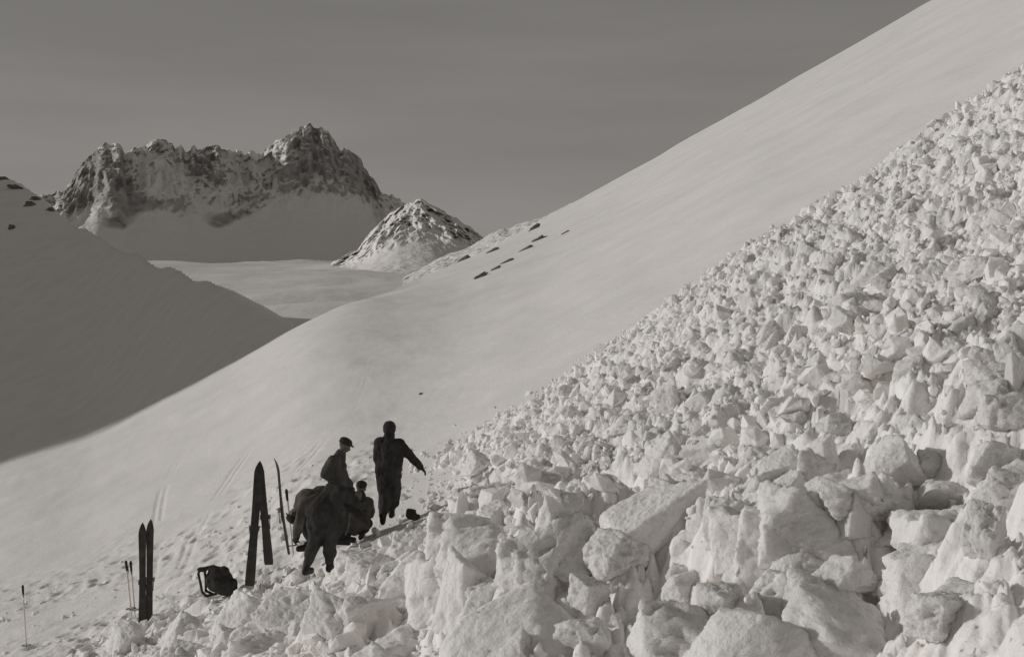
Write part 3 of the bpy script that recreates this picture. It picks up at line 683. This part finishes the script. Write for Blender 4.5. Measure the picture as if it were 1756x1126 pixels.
def person(loc, J, face, label, jacket=m_wool, trousers=m_trouser, cap=None, group='people digging at the edge of the debris', hem=0.10, seed=0, puff=1.0, glove=True, name='person', baggy=1.0):
    """J: joints in metres from the point between the feet. face: direction the head looks."""
    R = empty(name, loc, label, 'person', group)
    J = {k: Vector(v) for k, v in J.items()}
    f = Vector(face).normalized(); up = (J['head'] - J['neck']).normalized(); side = f.cross(up).normalized(); f2 = up.cross(side).normalized()
    hq = Matrix((side, f2, up)).transposed().to_quaternion(); hc = J['head']
    H = lambda a, b, c: hc + side * a + f2 * b + up * c
    sp = lerp(J['pelvis'], J['chest'], .5)
    body = [ellip(H(0, -.01, .025), (.077, .095, .095), hq), ellip(H(0, .025, -.045), (.055, .068, .062), hq), capsule(H(0, .088, .0), H(0, .108, -.03), .010, .014, 8),
            capsule(H(-.03, .085, -.06), H(.03, .085, -.06), .009, .009, 8), capsule(H(-.035, .078, .022), H(.035, .078, .022), .012, .012, 8),
            ellip(H(.078, -.005, -.01), (.01, .02, .032), hq), ellip(H(-.078, -.005, -.01), (.01, .02, .032), hq),
            capsule(J['head'] - up * .06, J['neck'], .055, .06), capsule(J['neck'], J['chest'], .062, .12), capsule(J['chest'], sp, .13, .115), capsule(sp, J['pelvis'], .115, .125)]
    for s_ in 'LR':
        sh, el, wr = J['sh' + s_], J['el' + s_], J['wr' + s_]; hp, kn, an = J['hp' + s_], J['kn' + s_], J['an' + s_]
        body += [capsule(J['chest'], sh, .10, .062), capsule(sh, el, .052, .038), capsule(el, wr, .038, .026), capsule(J['pelvis'], hp, .11, .09), capsule(hp, kn, .085, .052), capsule(kn, lerp(kn, an, .4), .052, .052), capsule(lerp(kn, an, .4), an, .052, .036)]
        toe = J['toe' + s_]; body += [capsule(an, an + (toe - an) * .05 + Vector((0, 0, -.04)), .036, .036), capsule(an + Vector((0, 0, -.05)), toe, .035, .028)]
        body += hand_pieces(wr, el, J.get('pn' + s_, Vector((0, 0, -1))))
    b = solid('body', body, 0.013, m_skin, R, 2)
    # jacket: chest, waist, skirt, sleeves with collar
    g = .028 * puff
    P = [capsule(J['neck'] - up * 0.0, J['chest'], .07 + g * .6, .14 + g), capsule(J['chest'], sp, .15 + g, .125 + g), capsule(sp, J['pelvis'], .125 + g, .145 + g),
         capsule(J['pelvis'], lerp(J['pelvis'], lerp(J['knL'], J['knR'], .5), .25 + hem), .145 + g, .15 + g)]
    for s_ in 'LR':
        sh, el, wr = J['sh' + s_], J['el' + s_], J['wr' + s_]; hp, kn = J['hp' + s_], J['kn' + s_]
        P += [capsule(lerp(sh, J['chest'], .25), hp, .085 + g, .105 + g), capsule(J['neck'], lerp(sh, J['chest'], .2), .06, .07 + g * .5), capsule(J['chest'], sh, .13 + g, .075 + g * .7), capsule(sh, el, .066 + g * .8, .052 + g * .7), capsule(el, lerp(el, wr, .93), .052 + g * .7, .040 + g * .5), capsule(J['pelvis'], lerp(hp, kn, .18 + hem), .12 + g, .105 + g)]
    solid('jacket', P, 0.015, jacket, R, 2, .034, 8.0, seed)
    P = [capsule(J['pelvis'], lerp(J['hpL'], J['hpR'], .5), .14, .13)]
    for s_ in 'LR':
        hp, kn, an = J['hp' + s_], J['kn' + s_], J['an' + s_]
        P += [capsule(J['pelvis'], hp, .125, .115), capsule(hp, kn, .112 * baggy, .092 * baggy), capsule(kn, lerp(kn, an, .5), .092 * baggy, .09 * baggy), capsule(lerp(kn, an, .5), lerp(kn, an, .9), .09 * baggy, .058)]
    solid('trousers', P, 0.015, trousers, R, 2, .030, 9.0, seed + 3)
    for s_ in 'LR':
        an, toe, kn = J['an' + s_], J['toe' + s_], J['kn' + s_]; dn = Vector((0, 0, -1))
        heel = an + (an - toe).normalized() * .03 + dn * .045
        P = [capsule(lerp(an, kn, .18), an + dn * .03, .058, .055), capsule(heel, toe, .048, .042), capsule(heel + dn * .025, toe + dn * .02, .045, .04)]
        solid('boot', P, 0.013, m_boot, R, 2)
        if glove: solid('glove', hand_pieces(J['wr' + s_], J['el' + s_], J.get('pn' + s_, Vector((0, 0, -1))), .0045) + [capsule(lerp(J['wr' + s_], J['el' + s_], .2), J['wr' + s_], .04, .036)], 0.009, m_wool, R, 1)
    if cap == 'cap':
        c = solid('cap', [ellip(H(0, -.012, .07), (.092, .112, .062), hq), capsule(H(-.03, .09, .045), H(.03, .09, .045), .014, .014), capsule(H(-.03, .13, .035), H(.03, .13, .035), .010, .010), capsule(H(0, .09, .045), H(0, .135, .036), .02, .012),
                         ellip(H(0, -.02, .035), (.088, .105, .04), hq)], 0.010, m_wool, R, 2)
    elif cap == 'woolly':
        solid('woollen_cap', [ellip(H(0, -.015, .045), (.112, .125, .115), hq), ellip(H(0, -.03, .0), (.108, .11, .08), hq)], 0.010, m_wool, R, 2, .005, 30)
        solid('scarf', [capsule(H(-.02, -.02, -.09), J['neck'] - up * .03, .076, .10), capsule(H(.02, .01, -.09), J['neck'], .074, .10)], 0.012, jacket, R, 2, .01, 15)
    elif cap == 'hood':
        solid('hood', [ellip(H(0, -.03, .02), (.105, .12, .13), hq), capsule(H(0, -.06, -.05), J['neck'] - f2 * .03, .09, .10)], 0.014, jacket, R, 2, .01, 9, seed)
    else:
        solid('hair', [ellip(H(0, -.022, .045), (.083, .098, .085), hq), ellip(H(0, -.05, -.01), (.074, .06, .07), hq)], 0.010, m_hair, R, 2, .006, 30)
    return R
def ground(px, py): return hit(px, py)
def at(px, y):
    x = float(U(px)) * y; return (x, y, float(surface(np.array([x]), np.array([y]))[0]))
def at_v(px, py, y):
    return (float(U(px)) * y, y, float(Vv(py)) * y)

# upright person, back to the camera, right arm held out
person(at_v(662, 897, 23.6), dict(head=(.06, -.01, 1.57), neck=(.06, .0, 1.43), chest=(.05, .0, 1.25), pelvis=(.04, .0, .93), shL=(-.11, .0, 1.33), elL=(-.14, -.02, 1.08), wrL=(-.10, .06, .84),
       shR=(.22, .0, 1.33), elR=(.41, .03, 1.12), wrR=(.58, .08, .93), hpL=(-.05, 0, .90), hpR=(.13, 0, .90), knL=(-.02, .06, .48), anL=(-.05, -.06, .09), toeL=(-.06, .12, .03),
       knR=(.13, .10, .50), anR=(.07, .22, .16), toeR=(.08, .40, .10), pnL=(1, 0, 0), pnR=(-.5, .3, -1)), (.05, 1, -.1),
       'standing person in dark jacket and baggy trousers with one arm held out right', m_wool, m_trouser, 'woolly', seed=1, puff=1.35, baggy=1.22)
# person in a peaked cap standing behind the bending one, looking right
person(at_v(584, 930, 22.6), dict(head=(.07, 0, 1.56), neck=(.0, 0, 1.42), chest=(-.08, 0, 1.22), pelvis=(-.03, 0, .90), shL=(-.06, .18, 1.34), elL=(.02, .24, 1.08), wrL=(.13, .14, .90),
       shR=(-.10, -.17, 1.33), elR=(-.24, -.16, 1.11), wrR=(-.02, -.17, .96), hpL=(-.02, .10, .88), hpR=(-.02, -.10, .88), knL=(.05, .12, .47), anL=(-.0, .12, .09), toeL=(.20, .14, .03),
       knR=(.0, -.10, .47), anR=(-.05, -.10, .09), toeR=(.14, -.1, .03), pnL=(0, 0, -1), pnR=(0, 1, -.2)), (1, .1, -.12),
       'person in peaked cap and grey jacket facing right, behind the bending person', m_loden, m_trouser, 'cap', seed=2, puff=.9)
# person bending forward in front of him
person(at_v(548, 980, 20.6), dict(head=(.52, .34, 1.06), neck=(.42, .24, 1.12), chest=(.20, .13, 1.12), pelvis=(.02, -.02, .90), shL=(.24, .30, 1.12), elL=(.42, .42, .88), wrL=(.58, .44, .72),
       shR=(.30, .0, 1.16), elR=(.50, .10, 1.02), wrR=(.58, .25, .93), hpL=(-.07, 0, .86), hpR=(.12, .02, .86), knL=(-.08, .06, .46), anL=(-.20, -.02, .06), toeL=(-.14, .16, .0),
       knR=(.14, .08, .46), anR=(.15, .0, .10), toeR=(.24, .16, .04), pnL=(0, 0, -1), pnR=(0, .3, -1)), (.8, .4, -.7),
       'person in black bending forward over the hole, feet on the debris edge', m_wool, m_trouser, 'cap', seed=3, puff=1.35, hem=.2, baggy=1.1)
# person doubled over on the left in a paler anorak
person(at_v(524, 938, 21.6), dict(head=(-.17, -.05, .50), neck=(-.10, -.02, .61), chest=(.03, .0, .74), pelvis=(.22, .06, .78), shL=(-.02, -.19, .66), elL=(-.06, -.24, .42), wrL=(-.13, -.14, .20),
       shR=(-.02, .19, .68), elR=(-.04, .22, .44), wrR=(-.12, .10, .20), hpL=(.22, -.04, .74), hpR=(.22, .16, .74), knL=(.0, -.06, .42), anL=(.10, -.04, .06), toeL=(-.10, -.07, .0),
       knR=(.03, .20, .42), anR=(.18, .20, .08), toeR=(-.02, .20, .02), pnL=(.6, .8, 0), pnR=(.6, -.8, 0)), (-.7, -.1, -.75),
       'person in paler canvas anorak doubled over, left of the person in black', m_anorak, m_trouser, 'cap', seed=4, puff=1.0)
# person kneeling low between the others
person(at_v(610, 908, 23.3), dict(head=(.09, .0, .69), neck=(.06, .0, .54), chest=(.02, .0, .36), pelvis=(-.02, .0, .08), shL=(-.14, .04, .46), elL=(-.18, .16, .25), wrL=(-.02, .30, .18),
       shR=(.20, .0, .46), elR=(.22, .18, .24), wrR=(.12, .32, .16), hpL=(-.10, .03, .08), hpR=(.09, .03, .08), knL=(-.18, .36, .05), anL=(-.12, -.02, -.04), toeL=(-.12, -.2, -.08),
       knR=(.15, .38, .05), anR=(.10, -.02, -.04), toeR=(.1, -.2, -.08), pnL=(0, 0, -1), pnR=(0, 0, -1)), (.2, 1, -.3),
       'person in dark cap kneeling low in the hole between the others', m_coat, m_trouser, 'cap', seed=5)

# ------------------------------------------------------------------ skis, poles, rucksacks
def ski_mesh(width, length, thick=0.022, bend=0.12):
    """a long board with shaped waist and a pointed, turned up tip; local x = width, y = thickness, z = length (tail at 0)"""
    n_ = 44; V, F = [], []
    for i in range(n_):
        t = i / (n_ - 1); z = t * length
        w = width * (0.5 + 0.06 * math.cos(2 * math.pi * t))
        if t > .9: k = (t - .9) / .1; w *= max(.05, (1 - k ** 1.6) ** .8 if k < 1 else .05)
        if t < .03: w *= .85 + 5 * t
        yb = bend * max(0, (t - .84) / .16) ** 2 + 0.02 * math.sin(math.pi * t) ; th = thick * (.6 + .9 * math.exp(-((t - .45) / .22) ** 2)) * (.55 if t > .93 else 1)
        V += [(-w, yb, z), (-w * .25, yb + .0, z), (w * .25, yb + .0, z), (w, yb, z), (w, yb + th * .6, z), (w * .3, yb + th, z), (-w * .3, yb + th, z), (-w, yb + th * .6, z)]
    for i in range(n_ - 1):
        for j in range(8): F.append((i * 8 + j, i * 8 + (j + 1) % 8, (i + 1) * 8 + (j + 1) % 8, (i + 1) * 8 + j))
    F.append(tuple(range(7, -1, -1))); F.append(tuple((n_ - 1) * 8 + j for j in range(8)))
    me = bpy.data.meshes.new('blade'); me.from_pydata(V, [], F); me.update()
    return me
def prim(pieces):
    V, F = [], []
    for (v, f) in pieces:
        o_ = len(V); V += [tuple(q) for q in v]; F += [tuple(i + o_ for i in g) for g in f]
    me = bpy.data.meshes.new('part'); me.from_pydata(V, [], F); me.update(); me.polygons.foreach_set('use_smooth', [True] * len(F))
    return me
def box(c, h):
    V = [Vector((c[0] + sx * h[0], c[1] + sy * h[1], c[2] + sz * h[2])) for sz in (-1, 1) for sy in (-1, 1) for sx in (-1, 1)]
    return V, [(0, 2, 3, 1), (4, 5, 7, 6), (0, 1, 5, 4), (2, 6, 7, 3), (0, 4, 6, 2), (1, 3, 7, 5)]
def ski(tail, tip, facing_yaw, label, group, width=0.088, back=0.03, bend=0.12, length=None):
    tail = Vector(tail); tip = Vector(tip); d = (tip - tail); Ln = d.length
    R = empty('ski', tail, label, 'ski', group)
    q = d.to_track_quat('Z', 'Y'); R.rotation_mode = 'QUATERNION'
    # turn about the long axis
    base = q; X = base @ Vector((1, 0, 0)); want = Vector((math.cos(facing_yaw), math.sin(facing_yaw), 0)); ax = d.normalized()
    want = (want - ax * want.dot(ax)).normalized(); a = math.atan2(ax.dot(X.cross(want)), X.dot(want)); R.rotation_quaternion = Quaternion(ax, a) @ base
    b = link('blade', ski_mesh(width, Ln, bend=bend), m_ski, R)
    zc = Ln * 0.46; y0 = 0.045
    link('toe_iron', prim([box((-width * .55, y0 + .012, zc), (.006, .026, .04)), box((width * .55, y0 + .012, zc), (.006, .026, .04)), box((0, y0 + .002, zc), (width * .55, .004, .03))]), m_metal, R)
    link('binding_strap', prim([capsule((-width * .55, y0 + .02, zc + .01), (0, y0 + .07, zc + .02), .011, .011, 8), capsule((0, y0 + .07, zc + .02), (width * .55, y0 + .02, zc + .01), .011, .011, 8),
          capsule((-width * .5, y0 + .02, zc), (-width * .35, y0 + .04, zc - .20), .007, .007, 8), capsule((width * .5, y0 + .02, zc), (width * .35, y0 + .04, zc - .20), .007, .007, 8), capsule((-width * .35, y0 + .04, zc - .2), (width * .35, y0 + .04, zc - .2), .008, .008, 8)]), m_strap, R)
    link('heel_plate', prim([box((0, y0 - .006, zc - .14), (width * .35, .006, .04))]), m_metal, R)
    return R
def pole(foot, top, label, group=None, basket=True, shaft_m=None, strap=True, side=1):
    foot = Vector(foot); top = Vector(top); Ln = (top - foot).length
    R = empty('ski_pole', foot, label, 'ski pole', group); R.rotation_mode = 'QUATERNION'; R.rotation_quaternion = (top - foot).to_track_quat('Z', 'Y')
    link('shaft', prim([capsule((0, 0, 0), (0, 0, Ln - .1), .014, .018, 10)]), shaft_m or m_cane, R)
    link('grip', prim([capsule((0, 0, Ln - .16), (0, 0, Ln - .02), .020, .024, 12), capsule((0, 0, Ln - .03), (0, 0, Ln), .028, .022, 12)]), m_strap, R)
    if strap:
        P = []; pt = [(0, 0, Ln - .02), (side * .045, 0, Ln - .06), (side * .06, .01, Ln - .14), (side * .035, .01, Ln - .21), (side * .012, 0, Ln - .17), (0, 0, Ln - .04)]
        for a, b in zip(pt, pt[1:]): P.append(capsule(a, b, .008, .008, 8))
        link('wrist_strap', prim(P), m_strap, R)
    if basket:
        P = []; r = .085; zb = .14
        for k in range(16):
            a, b = 2 * math.pi * k / 16, 2 * math.pi * (k + 1) / 16; P.append(capsule((r * math.cos(a), r * math.sin(a), zb), (r * math.cos(b), r * math.sin(b), zb), .006, .006, 6))
        bk = link('basket', prim(P), m_strap, R)
        P = [capsule((-r, 0, zb), (r, 0, zb), .004, .004, 6), capsule((0, -r, zb), (0, r, zb), .004, .004, 6)]
        link('basket_thong', prim(P), m_strap, bk)
    return R
GP = 'left pair of skis planted upright side by side'
y1 = 24.8
ski(at_v(244, 1086, y1), at_v(244, 896, y1), math.radians(8), 'left ski of the upright pair standing side by side near the left edge', GP, .125, bend=.05)
ski(at_v(254.5, 1082, y1 + .04), at_v(257, 890, y1 + .04), math.radians(-6), 'right and slightly taller ski of the upright pair near the left edge', GP, .125, bend=.05)
GP2 = 'two skis planted to form a steep A beside the digging people'
ski(at_v(428, 1004, 22.9), at_v(446, 790, 22.95), math.radians(12), 'left ski of the A shaped pair, leaning right, beside the digging people', GP2, .145, bend=.04)
ski(at_v(461, 968, 23.2), at_v(443, 792, 23.05), math.radians(-12), 'right and shorter ski of the A shaped pair, leaning left', GP2, .145, bend=.04)
ski(at_v(496, 950, 22.5), at_v(476, 784, 22.7), math.radians(84), 'thin looking ski seen edge-on, planted just left of the doubled over person', 'single skis beside the digging people', .11, bend=.06)
pole(at_v(226, 1056, 25.3), at_v(216, 962, 25.3), 'left of the two pale ski poles with dark grips, beside the upright ski pair', 'two ski poles left of the upright skis', side=-1)
pole(at_v(232, 1058, 25.4), at_v(224, 963, 25.4), 'right of the two pale ski poles with dark grips, nearest the upright ski pair', 'two ski poles left of the upright skis', side=1)
pole(at_v(46, 1118, 27.5), at_v(39, 1004, 27.5), 'lone ski pole with dark grip and strap standing at the far left edge', side=1)
pole(at_v(503, 950, 22.3), at_v(491, 840, 22.4), 'short ski pole with dark round grip between the edge-on ski and the digging person', strap=False)

def rucksack(loc, s, label, yaw=0.0, loop=True, name='rucksack', seed=0):
    R = empty(name, loc, label, 'rucksack'); R.rotation_euler = (0, 0, yaw)
    q = Quaternion((0, 1, 0), .35)
    solid('bag', [ellip((0.03 * s, 0, .24 * s), (.25 * s, .17 * s, .22 * s), q), ellip((.12 * s, -.02, .16 * s), (.22 * s, .17 * s, .17 * s), q), ellip((-.02 * s, 0, .38 * s), (.16 * s, .13 * s, .09 * s), q)], .018, m_canvas, R, 3, .035, 7, seed)
    solid('flap', [ellip((.02 * s, -.03, .40 * s), (.20 * s, .15 * s, .065 * s), q), ellip((.12 * s, -.05, .42 * s), (.08 * s, .1 * s, .05 * s), q)], .016, m_canvas, R, 2, .03, 9, seed + 1)
    solid('side_pocket', [ellip((.25 * s, -.06, .17 * s), (.09 * s, .10 * s, .12 * s), q)], .016, m_canvas, R, 2, .015, 9, seed + 2)
    solid('front_pocket', [ellip((.06 * s, -.18 * s, .18 * s), (.12 * s, .05 * s, .10 * s), q)], .016, m_canvas, R, 2, .012, 9, seed + 4)
    if loop:
        for pt in ([(-.02, -.03, .44), (-.14, -.05, .47), (-.28, -.05, .44), (-.31, -.04, .36), (-.28, -.03, .22), (-.25, -.02, .05), (-.18, -.02, -.02), (-.02, -.02, .02)],
                   [(-.06, .06, .43), (-.17, .06, .44), (-.22, .05, .38), (-.20, .04, .24), (-.20, .04, .06), (-.08, .05, .0)]):
            P = [capsule([c * s for c in a], [c * s for c in b], .024 * s, .022 * s, 8) for a, b in zip(pt, pt[1:])]
            solid('shoulder_strap', P, .010, m_strap, R, 1)
        solid('strap_pad', [ellip((-.25 * s, -.03, .43 * s), (.09 * s, .05 * s, .045 * s))], .012, m_canvas, R, 1, .01, 12)
    return R
rucksack(at_v(373, 1019, 23.9), 1.02, 'dark rucksack with loose shoulder straps standing on the snow between the two ski pairs', 0.05, seed=3)
R = rucksack(at_v(704, 893, 22.6), .42, 'small dark crumpled bag lying right of the standing person\'s feet', 0.6, loop=False, name='crumpled_bag', seed=9); R['category'] = 'bag'
